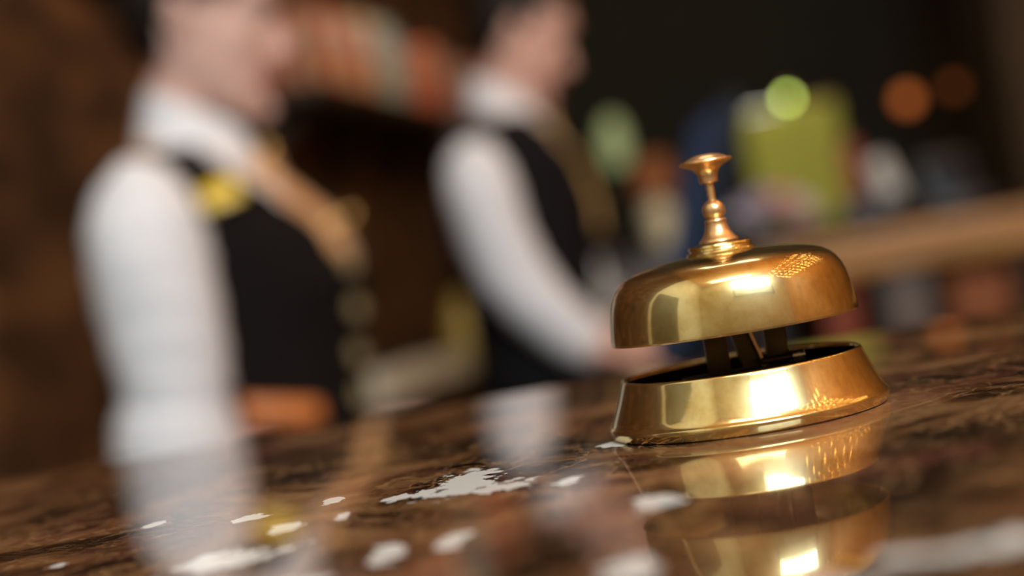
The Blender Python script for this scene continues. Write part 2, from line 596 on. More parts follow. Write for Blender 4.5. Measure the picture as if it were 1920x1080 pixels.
# rear wall with the window opening
b = bmesh.new()
wx0, wx1 = WIN[0] - WIN[2] / 2, WIN[0] + WIN[2] / 2
wz0, wz1 = WIN[1] - WIN[3] / 2, WIN[1] + WIN[3] / 2
xl = wall_x(REAR_Y) - 0.2
for lo, hi in (((xl, 0), (wx0, CEIL)), ((wx1, 0), (RIGHT_X, CEIL)), ((wx0, 0), (wx1, wz0)), ((wx0, wz1), (wx1, CEIL))):
    bm_box(b, (lo[0], REAR_Y - 0.15, lo[1]), (hi[0], REAR_Y, hi[1]))
struct(link('wall_rear', b, M['cream_wall'], smooth=False))
wn = struct(box_obj('window_1', (wx0, REAR_Y - 0.10, wz0), (wx1, REAR_Y - 0.09, wz1), M['glass']))
b = bmesh.new()
for lo, hi in (((wx0 - .06, wz0 - .06), (wx0, wz1 + .06)), ((wx1, wz0 - .06), (wx1 + .06, wz1 + .06)), ((wx0, wz0 - .06), (wx1, wz0)), ((wx0, wz1), (wx1, wz1 + .06))):
    bm_box(b, (lo[0], REAR_Y - 0.12, lo[1]), (hi[0], REAR_Y + 0.04, hi[1]))
struct(link('window_frame', b, M['frame'], wn, smooth=False))
# brown wooden pillar at the right of the back room
struct(box_obj('pillar', (1.86, 5.05, 0), (2.18, 5.37, CEIL), M['pillar_wood']))
bk = M['back_wall']

# unseen dark door, added to the left wall for its reflection in the brass
dcut = (-0.72 - p0.y) / WDIR.y
dr = struct(box_obj('unseen_door', (dcut, -.035, 0), (dcut + 0.98, .0, 2.25), M['door_paint'], None, .004, mtx=mw))
b = bmesh.new()
bm_tube(b, [mw @ Vector((dcut + .88, -.034, 1.0)), mw @ Vector((dcut + .88, -.085, 1.0)), mw @ Vector((dcut + .76, -.085, 1.0))], .009, 10)
link('door_handle', b, M['gold'], dr)

# grid of warm bulbs hung over the lobby (seen in the brass)
ch = thing('chandelier', 'lattice of warm bulbs hung from the lobby ceiling, glinting in the brass bell', 'lamp', (2.1, 0.4, 3.1))
b = bmesh.new()
NX, NY, GX, GY = 6, 10, 0.30, 0.38
for i in range(NX):
    bm_box(b, ((i - (NX - 1) / 2) * GX - .008, -NY * GY / 2, 0.04), ((i - (NX - 1) / 2) * GX + .008, NY * GY / 2, 0.06))
for j in range(NY):
    bm_box(b, (-NX * GX / 2, (j - (NY - 1) / 2) * GY - .008, 0.042), (NX * GX / 2, (j - (NY - 1) / 2) * GY + .008, 0.058))
for sx in (-1, 1):
    for sy in (-1, 1):
        bm_tube(b, [(sx * .5, sy * 1.4, .05), (sx * .5, sy * 1.4, CEIL - 3.1 + .01)], .006, 8)
link('lattice', b, M['dark_brass'], ch, smooth=False)
b = bmesh.new()
bm_ball(b, (0, 0, 0), 0.015, seg=10)
bulb0 = link('bulb', b, M['bulb'], ch)
for i in range(NX):
    for j in range(NY):
        o = bulb0 if (i, j) == (0, 0) else bulb0.copy()
        if o is not bulb0:
            COL.objects.link(o)
            o.parent = ch
        o.location = ((i - (NX - 1) / 2) * GX, (j - (NY - 1) / 2) * GY, 0.015)

# ------------------------------------------------------------------ marble counter
EDGE = 0.456
b = bmesh.new()
bm_box(b, (-1.28, -0.42, CT - 0.035), (1.9, EDGE, CT), 0.004)
tag(link('marble_countertop', b, M['marble'], smooth=False), 'polished dark brown marble counter top with white flecks, carrying the brass bell', 'counter top')
b = bmesh.new()
bm_box(b, (-1.22, -0.30, 0), (1.82, EDGE - 0.06, CT - 0.035))
for k in range(8):
    bm_box(b, (-1.19 + k * .378, -0.315, .12), (-1.19 + k * .378 + .34, -0.299, CT - .12), 0.006)
tag(link('counter_base', b, M['dark_wood'], smooth=False), 'dark panelled wooden body under the marble counter top', 'counter')

# ------------------------------------------------------------------ the bell
S = 1.087e-4                      # metres per pixel of the photograph at the bell
BX, BY = 0.0432, 0.290
bell = thing('desk_bell', 'brass reception call bell with a tall push knob, standing on the brown marble', 'bell', (BX, BY, CT))
def prof(pts):
    return [(r * S, z * S) for r, z in pts]
b = bmesh.new()
bm_lathe(b, prof([(252, 1), (256.5, 2), (258, 5), (260.6, 14), (262, 19.5), (261, 22), (258.5, 24), (255, 28), (250.5, 37), (243.5, 53), (236.5, 70), (230.5, 86), (226.5, 97), (225.5, 101), (224, 104.5), (220.5, 106), (216.5, 104.5),
                  (215, 101), (217, 86), (222, 60), (232, 36), (240, 20), (244, 4)]), 128, close=True)
base = link('base', b, M['brass'], bell, angle=60)
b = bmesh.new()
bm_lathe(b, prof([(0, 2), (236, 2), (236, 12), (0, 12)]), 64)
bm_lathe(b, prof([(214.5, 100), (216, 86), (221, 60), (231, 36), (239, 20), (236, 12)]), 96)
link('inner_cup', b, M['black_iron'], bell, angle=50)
b = bmesh.new()
dome = [(231, 175), (230.5, 172.5), (227, 172.5), (225, 176)]
out = [(231.1, 177), (230.4, 188), (229, 202), (226.8, 218), (224, 233), (220.5, 248), (215, 263), (207, 276), (197, 286), (184, 294), (168, 300), (148, 305), (120, 310), (90, 313), (62, 315), (20, 316), (0, 316)]
inn = [(225, 178), (222, 212), (215, 246), (200, 274), (180, 286), (140, 297), (60, 308), (0, 309)]
bm_lathe(b, prof(list(reversed(inn)) + list(reversed(dome)) + out), 128)
link('dome', b, M['brass'], bell, angle=60)
b = bmesh.new()
bm_lathe(b, prof([(0, 312), (62, 312), (64.5, 314), (65, 317), (63, 320), (58, 321.5), (57, 324), (59, 326), (60, 328.5), (58.5, 331), (54, 332.5), (40, 333.5), (0, 333.5)]), 64)
link('collar', b, M['brass'], bell, angle=35)
b = bmesh.new()
bm_lathe(b, prof([(0, 334.5), (35, 334.5), (37, 336), (36.5, 338.5), (33, 342), (29, 346.5), (25.5, 352), (23, 358), (21, 365), (19.8, 371), (20.3, 373), (21, 375), (20.2, 377), (17, 378.2), (15, 379.5), (14.6, 381)]
                + [(21.6 * math.cos(a), 394.5 + 21.2 * math.sin(a)) for a in [-.66 + .1 * k for k in range(1, 19)]] + [(8.4, 414), (8.2, 416), (0, 416)]), 64)
link('guide_post', b, M['brass_dull'], bell, angle=35)
b = bmesh.new()
bm_lathe(b, prof([(0, 405), (7.9, 405), (7.9, 452), (0, 452)]), 32)
link('plunger_rod', b, M['brass_dull'], bell, angle=35)
b = bmesh.new()
bm_lathe(b, prof([(0, 447), (16.3, 447), (17.6, 448.5), (17.8, 452), (18.2, 458), (19.6, 464), (23, 470), (29, 475.5), (37, 479.5), (44, 482), (48, 484), (49.5, 486.5), (48.8, 489), (46, 490.3), (43, 490.5), (41, 491.2),
                  (36, 494.6), (27, 498.4), (16, 500.8), (0, 501.8)]), 64)
link('push_knob', b, M['brass_dull'], bell, angle=35)
# the striker works between base and dome
for (px, sx, sy, top, lean, yy) in ((-42, 21, 9, 240, 0, -20), (72, 20, 9, 240, 0, -6)):
    b = bmesh.new()
    bm_box(b, ((px - sx) * S, (yy - sy) * S, 12 * S), ((px + sx) * S, (yy + sy) * S, top * S), 1.5 * S)
    link('support_post', b, M['dark_brass'], bell)
b = bmesh.new()
bm_loft(b, [[Vector(((x + dx) * S, (dy + 4) * S, z * S)) for dx, dy in ((-18, -8), (18, -8), (18, 8), (-18, 8))] for x, z in ((26, 60), (22, 100), (14, 140), (6, 180), (0, 230))])
link('striker_arm', b, M['dark_brass'], bell, smooth=False)
b = bmesh.new()
bm_tube(b, [(46 * S, -14 * S, 70 * S), (40 * S, -14 * S, 105 * S), (28 * S, -14 * S, 150 * S), (22 * S, -14 * S, 185 * S)], 4.5 * S, 10)
link('lever_wire', b, M['brass_dull'], bell)
b = bmesh.new()
bm_box(b, (-110 * S, -26 * S, 70 * S), (104 * S, 26 * S, 92 * S), 3 * S)
bm_box(b, (-108 * S, -20 * S, 10 * S), (-92 * S, 20 * S, 72 * S), 2 * S)
bm_box(b, (86 * S, -20 * S, 10 * S), (102 * S, 20 * S, 72 * S), 2 * S)
link('bridge_plate', b, M['black_iron'], bell)
b = bmesh.new()
hel = []
for k in range(121):
    t = k / 120
    a = t * 2 * PI * 6
    hel.append((( 92 + t * 24) * S, (-34 + 10.5 * math.cos(a)) * S, (103 + 10.5 * math.sin(a)) * S))
bm_tube(b, hel, 1.7 * S, 8)
link('coil_spring', b, M['steel'], bell)
b = bmesh.new()
bm_tube(b, [(40 * S, -34 * S, 103 * S), (94 * S, -34 * S, 103 * S)], 6.5 * S, 14)
link('spring_pin', b, M['dark_brass'], bell)

# ------------------------------------------------------------------ people
def head_bm(bm, sc, mtx, female):
    """head facing +x, origin at the ears"""
    sec = [(-.001, .040, .078, .020), (.006, .022, .088, .031), (.018, -.002, .0925, .043), (.033, -.026, .091, .051), (.042, -.038, .0915, .055), (.052, -.047, .0945, .0585), (.062, -.055, .094, .061),
           (.075, -.064, .0935, .0645), (.092, -.076, .0920, .068), (.108, -.086, .0895, .0705), (.120, -.092, .0885, .072), (.132, -.096, .0935, .073), (.145, -.098, .0955, .0735), (.162, -.099, .0920, .0735),
           (.180, -.094, .082, .070), (.196, -.082, .066, .061), (.208, -.064, .046, .048), (.216, -.042, .024, .032), (.220, -.015, .002, .012)]
    n = 28
    rings = []
    for z, xb, xf, wd in sec:
        ring = []
        cx = (xb + xf) / 2 - (0.012 if z < .14 else 0)
        for k in range(n):
            a = 2 * PI * k / n
            c, s = math.cos(a), math.sin(a)
            if c >= 0:
                x = cx + (xf - cx) * abs(c) ** 0.80
                y = wd * math.copysign(abs(s) ** 0.95, s)
            else:
                x = cx - (cx - xb) * abs(c) ** 0.9
                y = wd * math.copysign(abs(s) ** 0.9, s)
            ring.append(mtx @ (Vector((x, y, z - .11)) * sc))
        rings.append(ring)
    bm_loft(bm, rings)
    T = lambda p: mtx @ (Vector((p[0], p[1], p[2] - .11)) * sc)
    # nose, nostrils, lips, chin, brow, ears
    bm_tube(bm, [T((.084, 0, .130)), T((.094, 0, .112)), T((.104, 0, .096)), T((.110, 0, .086))], [.007 * sc, .008 * sc, .0095 * sc, .0105 * sc], 12)
    for sd in (-1, 1):
        bm_ball(bm, T((.098, sd * .011, .081)), .0095 * sc, seg=12)
        bm_tube(bm, [T((.088, sd * .012, .133)), T((.082, sd * .035, .137)), T((.066, sd * .055, .133))], .0065 * sc, 10)
        bm_ball(bm, T((.062, sd * .043, .090)), .018 * sc, seg=14)
        bm_tube(bm, [T((-.004, sd * .071, .088)), T((.002, sd * .076, .100)), T((-.006, sd * .081, .120)), T((-.016, sd * .080, .126)), T((-.020, sd * .079, .110)), T((-.010, sd * .074, .090))], .0062 * sc, 10)
        bm_ball(bm, T((-.008, sd * .074, .106)), .012 * sc, .006 * sc, .018 * sc, seg=12)
    bm_ball(bm, T((.092, 0, .012)), .013 * sc, seg=12)

def face_parts(root, sc, mtx, lipmat):
    T = lambda p: mtx @ (Vector((p[0], p[1], p[2] - .11)) * sc)
    for sd in (-1, 1):
        b = bmesh.new()
        bm_ball(b, T((.0735, sd * .032, .117)), .0125 * sc, seg=18)
        e = link('eye', b, M['eye_white'], root)
        b = bmesh.new()
        bm_ball(b, T((.0822, sd * .0325, .116)), .0054 * sc, seg=12)
        link('iris', b, M['iris'], e)
        b = bmesh.new()
        bm_tube(b, [T((.0845, sd * .020, .1215)), T((.0865, sd * .032, .1250)), T((.080, sd * .045, .1215))], .0034 * sc, 8)
        link('eyelid', b, M['skin_w'] if lipmat == 'w' else M['skin_m'], root)
        b = bmesh.new()
        bm_tube(b, [T((.0955, sd * .014, .138)), T((.092, sd * .032, .143)), T((.074, sd * .052, .139))], [.0032 * sc, .0035 * sc, .002 * sc], 8)
        link('eyebrow', b, M['hair'], root)
    b = bmesh.new()
    bm_tube(b, [T((.084, -.024, .0525)), T((.0955, -.011, .056)), T((.098, 0, .0555)), T((.0955, .011, .056)), T((.084, .024, .0525))], [.002 * sc, .0045 * sc, .005 * sc, .0045 * sc, .002 * sc], 10)
    bm_tube(b, [T((.084, -.022, .0505)), T((.095, -.010, .0465)), T((.0975, 0, .0455)), T((.095, .010, .0465)), T((.084, .022, .0505))], [.002 * sc, .005 * sc, .0055 * sc, .005 * sc, .002 * sc], 10)
    link('lips', b, M['lips'], root)

def hair_obj(root, sc, mtx, female):
    sec = [(.055, -.070, .02, .052), (.075, -.084, .03, .066), (.095, -.096, .04, .076), (.115, -.106, .06, .080), (.135, -.110, .085, .082), (.155, -.111, .100, .083), (.175, -.108, .098, .080), (.195, -.098, .085, .072),
           (.212, -.078, .062, .058), (.224, -.052, .034, .038), (.231, -.015, .004, .012)]
    b = bmesh.new()
    n = 40
    vs = []
    for z, xb, xf, wd in sec:
        r = []
        for k in range(n):
            a = 2 * PI * k / n
            c, s = math.cos(a), math.sin(a)
            x = (xb + xf) / 2 + (xf - xb) / 2 * math.copysign(abs(c) ** .85, c)
            y = wd * math.copysign(abs(s) ** .9, s)
            r.append((x, y, z))
        vs.append(r)
    bv = [[b.verts.new(mtx @ (Vector((p[0], p[1], p[2] - .11)) * sc)) for p in r] for r in vs]
    def keep(p):
        x, y, z = p
        # hairline: behind the ears low down, round the temples, across the forehead
        if z < .09:
            return x < -.030
        if z < .118:
            return x < -.024
        if z < .14:
            return x < .012
        if z < .172:
            return x < (.052 if female else .022)
        if z < .185:
            return x < (.075 if female else .045)
        if z < .205:
            return x < (.2 if female else .060)
        return True
    for i in range(len(vs) - 1):
        for k in range(n):
            q = [vs[i][k], vs[i][(k + 1) % n], vs[i + 1][(k + 1) % n], vs[i + 1][k]]
            c = [sum(p[j] for p in q) / 4 for j in range(3)]
            if keep(c):
                b.faces.new((bv[i][k], bv[i][(k + 1) % n], bv[i + 1][(k + 1) % n], bv[i + 1][k]))
    b.faces.new(bv[-1])
    for v in [v for v in b.verts if not v.link_faces]:
        b.verts.remove(v)
    o = link('hair', b, M['hair'], root, angle=80)
    solid(o, 0.010)
    if female:
        b = bmesh.new()
        bm_ball(b, mtx @ (Vector((-.125, 0, .16 - .11)) * sc), .045 * sc, .048 * sc, .045 * sc, seg=24)
        link('hair_bun', b, M['hair'], o)
    return o

def ring_xy(cx, cy, z, rx, ry, n=40, p=0.9):
    out = []
    for k in range(n):
        a = 2 * PI * k / n
        c, s = math.cos(a), math.sin(a)
        out.append(Vector((cx + rx * math.copysign(abs(c) ** p, c), cy + ry * math.copysign(abs(s) ** p, s), z)))
    return out

def interp(tab, z):
    if z <= tab[0][0]:
        return tab[0][1:]
    for a, c in zip(tab, tab[1:]):
        if z <= c[0]:
            t = (z - a[0]) / (c[0] - a[0])
            t = t * t * (3 - 2 * t) * .5 + t * .5
            return [a[i] + (c[i] - a[i]) * t for i in range(1, len(a))]
    return tab[-1][1:]

def hand_bm(bm, wrist, d, palm_n, side, s=1.0):
    """palm plus five bent fingers; d = direction of the fingers, palm_n = out of the palm, side = towards the thumb"""
    d, palm_n, side = Vector(d).normalized(), Vector(palm_n).normalized(), Vector(side).normalized()
    w = Vector(wrist)
    P = lambda a, c, e: w + (d * a + side * c + palm_n * e) * s
    bm_tube(bm, [P(-.01, 0, 0), P(.02, 0, 0), P(.05, 0, 0), P(.085, 0, .004)], [.024 * s, .032 * s, .040 * s, .041 * s], 16, flat=.42, up=palm_n)
    for c, l0, l1, l2, r in ((.031, .042, .026, .020, .0088), (.0105, .046, .029, .022, .0092), (-.0105, .043, .027, .021, .0088), (-.030, .034, .021, .018, .0078)):
        a = .085
        bm_tube(bm, [P(a - .015, c * .9, .002), P(a + l0 * .9, c * 1.1, .008), P(a + l0 * .9 + l1 * .8, c * 1.15, .022), P(a + l0 * .9 + l1 * .8 + l2 * .55, c * 1.15, .037)],
                [r * s, r * .95 * s, r * .88 * s, r * .75 * s], 10)
    bm_tube(bm, [P(.018, .022, .004), P(.045, .050, .010), P(.072, .064, .018), P(.092, .066, .026)], [.014 * s, .0115 * s, .0098 * s, .008 * s], 10)

def person(root_loc, label, cfg):
    cx, cy = root_loc
    root = thing('person', label, 'person', (cx, cy, 0))
    tab = cfg['torso']            # (z, dx, rx, ry)
    sk = cfg['skin']
    # ---- one continuous body
    b = bmesh.new()
    rings = []
    zs = [tab[0][0] + (tab[-1][0] - tab[0][0]) * k / 24 for k in range(25)]
    for z in zs:
        dx, rx, ry = interp(tab, z)
        rings.append(ring_xy(dx, 0, z, rx - .012, ry - .012, 28))
    bm_loft(b, rings)
    nk = cfg['neck']
    bm_tube(b, nk[0], nk[1], 18)
    mtx = Matrix.Translation(Vector(cfg['ear'])) @ Matrix.Rotation(cfg['nod'], 4, 'Y')
    head_bm(b, cfg['head'], mtx, cfg['female'])
    for arm in cfg['arms']:
        bm_tube(b, arm['pts'], arm['rad'], 16)
        hand_bm(b, arm['pts'][-1], arm['hd'], arm['hp'], arm['hs'], cfg['hand'])
    zh = tab[0][0]
    for sd in (-1, 1):
        bm_tube(b, [(0, sd * .085, zh + .03), (.008, sd * .085, .48), (-.01, sd * .085, .30), (-.012, sd * .088, .09)], [.082, .052, .05, .034], 16)
        bm_tube(b, [(-.03, sd * .09, .045), (.06, sd * .095, .04), (.14, sd * .10, .032)], [.034, .036, .026], 12)
    body = link('body', b, M[sk], root)
    rm = body.modifiers.new('merge', 'REMESH')
    rm.mode = 'VOXEL'
    rm.voxel_size = 0.005
    rm.use_smooth_shade = True
    sm = body.modifiers.new('soften', 'SMOOTH')
    sm.factor = 0.5
    sm.iterations = 4
    face_parts(root, cfg['head'], mtx, sk[-1])
    hair_obj(root, cfg['head'], mtx, cfg['female'])
    # ---- shirt trunk
    b = bmesh.new()
    rings = []
    zt = cfg['shirt_top']
    for k in range(22):
        z = tab[0][0] + .05 + (zt - tab[0][0] - .05) * k / 21
        dx, rx, ry = interp(tab, z)
        rings.append(ring_xy(dx, 0, z, rx + .002, ry + .002, 40))
    bm_loft(b, rings)
    shirt = link('shirt', b, M['shirt'], root)
    for arm in cfg['arms']:
        b = bmesh.new()
        sp_ = arm['sleeve']
        pts = [Vector(p[:3]) for p in sp_]
        # sleeve with soft crosswise folds
        rings = []
        n = 28
        fine = []
        for a, c in zip(sp_, sp_[1:]):
            for q in range(5):
                fine.append([a[i] + (c[i] - a[i]) * q / 5 for i in range(4)])
        fine.append(list(sp_[-1]))
        u = Vector((1, 0, 0))
        for i, f in enumerate(fine):
            p = Vector(f[:3])
            d = (Vector(fine[min(i + 1, len(fine) - 1)][:3]) - Vector(fine[max(i - 1, 0)][:3])).normalized()
            u = (u - d * u.dot(d)).normalized()
            v = d.cross(u)
            ring = []
            for k in range(n):
                a = 2 * PI * k / n
                rr = f[3] * (1 + .022 * math.sin(i * 1.7 + 2.2 * math.sin(a)) + .015 * math.sin(3 * a + i * .5))
                ring.append(p + (u * math.cos(a) + v * math.sin(a)) * rr)
            rings.append(ring)
        bm_loft(b, rings)
        slv = link('sleeve', b, M['shirt'], shirt)
        b = bmesh.new()
        cf = arm['cuff']
        bm_tube(b, [cf[0], cf[1]], cf[2], 24, round_ends=False)
        link('cuff', b, M['shirt'], slv)
    # ---- collar
    c = cfg['collar']
    b = bmesh.new()
    n = 40
    def cring(r, dz, dx=0):
        out = []
        for k in range(n):
            a = 2 * PI * k / n
            x = math.cos(a)
            out.append(Vector((c['x'] + dx + r * x, r * .95 * math.sin(a), c['z'] + dz - c['tilt'] * x)))
        return out
    bm_loft(b, [cring(c['r'] - .004, 0), cring(c['r'] - .004, c['h']), cring(c['r'] + .001, c['h'] + .004), cring(c['r'] + .010, c['h'] * .5), cring(c['r'] + .020, -.010), cring(c['r'] + .012, -.012)], cap=False)
    link('collar', b, M['shirt'], shirt, angle=60)
    # ---- waistcoat: wrapped round the trunk, open in a V and at the armholes
    b = bmesh.new()
    wz0, wz1 = cfg['vest_z']
    nz_, na = 90, 180
    vs = []
    for i in range(nz_ + 1):
        z = wz0 + (wz1 - wz0) * i / nz_
        dx, rx, ry = interp(tab, z)
        vs.append([b.verts.new(p) for p in ring_xy(dx, 0, z, rx + .011, ry + .010, na)])
    vb, vw = cfg['vneck']
    for i in range(nz_):
        z = wz0 + (wz1 - wz0) * (i + .5) / nz_
        for k in range(na):
            a = 2 * PI * (k + .5) / na
            if a > PI:
                a -= 2 * PI
            if z > vb and abs(a) < vw * (z - vb) / (wz1 - vb):
                continue
            b.faces.new((vs[i][k], vs[i][(k + 1) % na], vs[i + 1][(k + 1) % na], vs[i + 1][k]))
    for v in [v for v in b.verts if not v.link_faces]:
        b.verts.remove(v)
    vest = link('waistcoat', b, M[cfg['vest_mat']], root, angle=70)
    solid(vest, 0.006)
    for p in cfg['buttons']:
        b = bmesh.new()
        t = bmesh.new()
        bm_lathe(t, [(0, 0), (.0095, 0), (.011, .0015), (.0105, .004), (.008, .0045), (.007, .0035), (0, .0035)], 20)
        t.transform(Matrix.Translation(Vector(p[:3])) @ Matrix.Rotation(p[3], 4, 'Z') @ Matrix.Rotation(PI / 2, 4, 'Y'))
        bm_add(b, t)
        link('button', b, M['button'], vest)
    # ---- trousers, shoes
    b = bmesh.new()
    rings = []
    for k in range(8):
        z = zh - .05 + (wz0 + .03 - zh + .05) * k / 7
        dx, rx, ry = interp(tab, z)
        rings.append(ring_xy(dx, 0, z, rx + .004, ry + .004, 36))
    bm_loft(b, rings)
    for sd in (-1, 1):
        bm_tube(b, [(0, sd * .085, zh + .02), (.008, sd * .088, .48), (0, sd * .09, .25), (0, sd * .092, .07)], [.098, .078, .072, .07], 20, round_ends=False)
    link('trousers', b, M['trouser'], root, angle=60)
    for sd in (-1, 1):
        b = bmesh.new()
        bm_tube(b, [(-.045, sd * .09, .042), (.03, sd * .094, .046), (.10, sd * .098, .038), (.165, sd * .10, .030)], [.040, .044, .044, .030], 16)
        bm_box(b, (-.088, sd * .09 - .035, 0.0), (-.02, sd * .09 + .035, .03), .006)
        bm_box(b, (-.03, sd * .097 - .04, 0.0), (.18, sd * .097 + .04, .012), .004)
        link('shoe', b, M['shoe'], root)
    return root, shirt, vest

# --- the woman nearest the counter, looking to the right
WX, WY = -0.345, 1.66
def wp(x, y, z):
    return (x - WX, y - WY, z)
w_cfg = dict(
    skin='skin_w', female=True, head=0.96, hand=0.92, nod=math.radians(16), ear=wp(-.308, 1.66, 1.494),
    torso=[(.80, 0, .125, .175), (.90, .015, .125, .168), (.98, .022, .122, .150), (1.03, .026, .122, .144), (1.10, .028, .126, .144), (1.17, .030, .136, .150), (1.22, .020, .128, .156), (1.27, .0, .108, .160), (1.31, -.012, .084, .156), (1.330, -.014, .064, .120), (1.350, -.010, .052, .066)],
    neck=([wp(-.368, 1.66, 1.31), wp(-.358, 1.66, 1.37), wp(-.326, 1.66, 1.43)], [.050, .044, .046]),
    shirt_top=1.346, collar=dict(x=wp(-.331, 0, 0)[0], z=1.345, r=.051, h=.046, tilt=.030),
    vest_z=(.92, 1.342), vneck=(1.185, .95), armhole=1.225, vest_mat='vest',
    buttons=[], arms=[])
for sd in (-1, 1):
    ya = WY + sd * .166
    w_cfg['arms'].append(dict(
        pts=[wp(-.366, ya - sd * .015, 1.258), wp(-.370, ya, 1.16), wp(-.372, ya, 1.015), wp(-.25, ya - sd * .02, .968), wp(-.145, ya - sd * .04, .966)], rad=[.045, .042, .036, .031, .025],
        hd=(1, -sd * .1, .0), hp=(0, 0, -1), hs=(0, -sd, 0),
        sleeve=[wp(-.358, WY + sd * .142, 1.314) + (.018,), wp(-.362, WY + sd * .150, 1.303) + (.040,), wp(-.366, WY + sd * .158, 1.282) + (.054,), wp(-.369, ya, 1.248) + (.062,), wp(-.369, ya, 1.21) + (.0655,), wp(-.366, ya, 1.14) + (.0615,),
                wp(-.366, ya, 1.085) + (.0565,), wp(-.369, ya, 1.066) + (.0545,), wp(-.372, ya, 1.050) + (.060,)],
        cuff=(wp(-.372, ya, 1.056), wp(-.374, ya, 1.016), [.0625, .0665])))
woman, wshirt, wvest = person((WX, WY), 'woman in white shirt, dark waistcoat and orange neck scarf standing behind the counter at left', w_cfg)
# scarf hanging in two tails from the collar to the bust
b = bmesh.new()
def wq(x, y, z):
    return Vector(wp(x, y, z))
c = w_cfg['collar']
band = []
for k in range(33):
    a = -PI * .78 + 2 * PI * .78 * k / 32
    band.append(Vector((c['x'] + .068 * math.cos(a), .068 * math.sin(a), c['z'] - .016 - c['tilt'] * math.cos(a))))
bm_tube(b, band, .008, 10)
bm_ball(b, wq(-.262, 1.655, 1.312), .018, .022, .020, seg=18)
for sd in (-1, 1):
    bm_tube(b, [wq(-.262, 1.66 + sd * .012, 1.312), wq(-.235, 1.655 + sd * .026, 1.275), wq(-.207, 1.652 + sd * .034, 1.242), wq(-.192, 1.650 + sd * .036, 1.208)], [.014, .022, .028, .026], 14, flat=.5, up=(1, 0, .6))
scarf = link('neck_scarf', b, M['scarf'], woman)
for p in ((-.250, 1.635, 1.330), (-.186, 1.612, 1.232), (-.172, 1.655, 1.240)):
    b = bmesh.new()
    bm_ball(b, wq(*p), .009, seg=14)
    link('scarf_bead', b, M['gold'], scarf)
# yellow enamel badge on the lapel
b = bmesh.new()
t = bmesh.new()
bm_box(t, (-.022, -.003, -.0135), (.022, .003, .0135), .0025)
t.transform(Matrix.Translation((.058, -.158, 1.277)) @ Matrix.Rotation(math.radians(16), 4, 'Z') @ Matrix.Rotation(math.radians(-14), 4, 'Y') @ Matrix.Rotation(math.radians(-25), 4, 'X'))
bm_add(b, t)
bd = link('name_badge', b, M['badge'], wvest)
bd['label'] = 'yellow enamel badge'
for z, dx in ((1.186, .0), (1.134, .0), (1.082, 0), (1.035, 0)):
    d, rx, ry = interp(w_cfg['torso'], z)
    a = -.30
    px = d + (rx + .012) * math.cos(a) ** .9
    py = -(ry + .012) * abs(math.sin(a)) ** .9
    b = bmesh.new()
    t = bmesh.new()
    bm_lathe(t, [(0, 0), (.011, 0), (.0125, .0015), (.012, .004), (.009, .0048), (.008, .0036), (0, .0036)], 20)
    t.transform(Matrix.Translation(Vector((px, py, z))) @ Matrix.Rotation(-.45, 4, 'Z') @ Matrix.Rotation(PI / 2, 4, 'Y'))
    bm_add(b, t)
    link('button', b, M['button'], wvest)
# orange leather pocket flap low on the waistcoat
b = bmesh.new()
rows = []
for z in (1.006, 1.012, 1.032, 1.038):
    row = []
    for k in range(9):
        a = -PI / 2 + .10 + .62 * k / 8
        d, rx, ry = interp(w_cfg['torso'], z)
        g = .017 if z in (1.012, 1.032) else .013
        zz = 1.022 + (z - 1.022) * .8 + .025 - .018 * k / 8
        row.append(Vector((d + (rx + g) * math.copysign(abs(math.cos(a)) ** .9, math.cos(a)), -(ry + g) * abs(math.sin(a)) ** .9, zz)))
    rows.append(row)
vv = [[b.verts.new(p) for p in r] for r in rows]
for i in range(3):
    for k in range(8):
        b.faces.new((vv[i][k], vv[i][k + 1], vv[i + 1][k + 1], vv[i + 1][k]))
pf = link('pocket_flap', b, M['flap'], wvest)
solid(pf, .004)
pf['label'] = 'orange leather pocket flap'

# --- the man beyond her, head bent over his work
MX, MY = 0.005, 2.65
def mp_(x, y, z):
    return (x - MX, y - MY, z)
ma = MY - .195
m_cfg = dict(
    skin='skin_m', female=False, head=1.0, hand=1.0, nod=math.radians(29), ear=mp_(.088, MY, 1.580),
    torso=[(.84, .02, .118, .178), (.95, 0.024, .112, .166), (1.05, .028, .112, .163), (1.15, .030, .120, .170), (1.25, .030, .130, .182), (1.33, .030, .120, .188), (1.385, .022, .098, .182), (1.415, .018, .078, .150), (1.44, .020, .062, .09)],
    neck=([mp_(.015, MY, 1.39), mp_(.035, MY, 1.46), mp_(.065, MY, 1.52)], [.056, .049, .050]),
    shirt_top=1.436, collar=dict(x=mp_(.044, 0, 0)[0], z=1.440, r=.054, h=.044, tilt=.036),
    vest_z=(.93, 1.425), vneck=(1.20, .85), armhole=1.27, vest_mat='vest_m', buttons=[], arms=[])
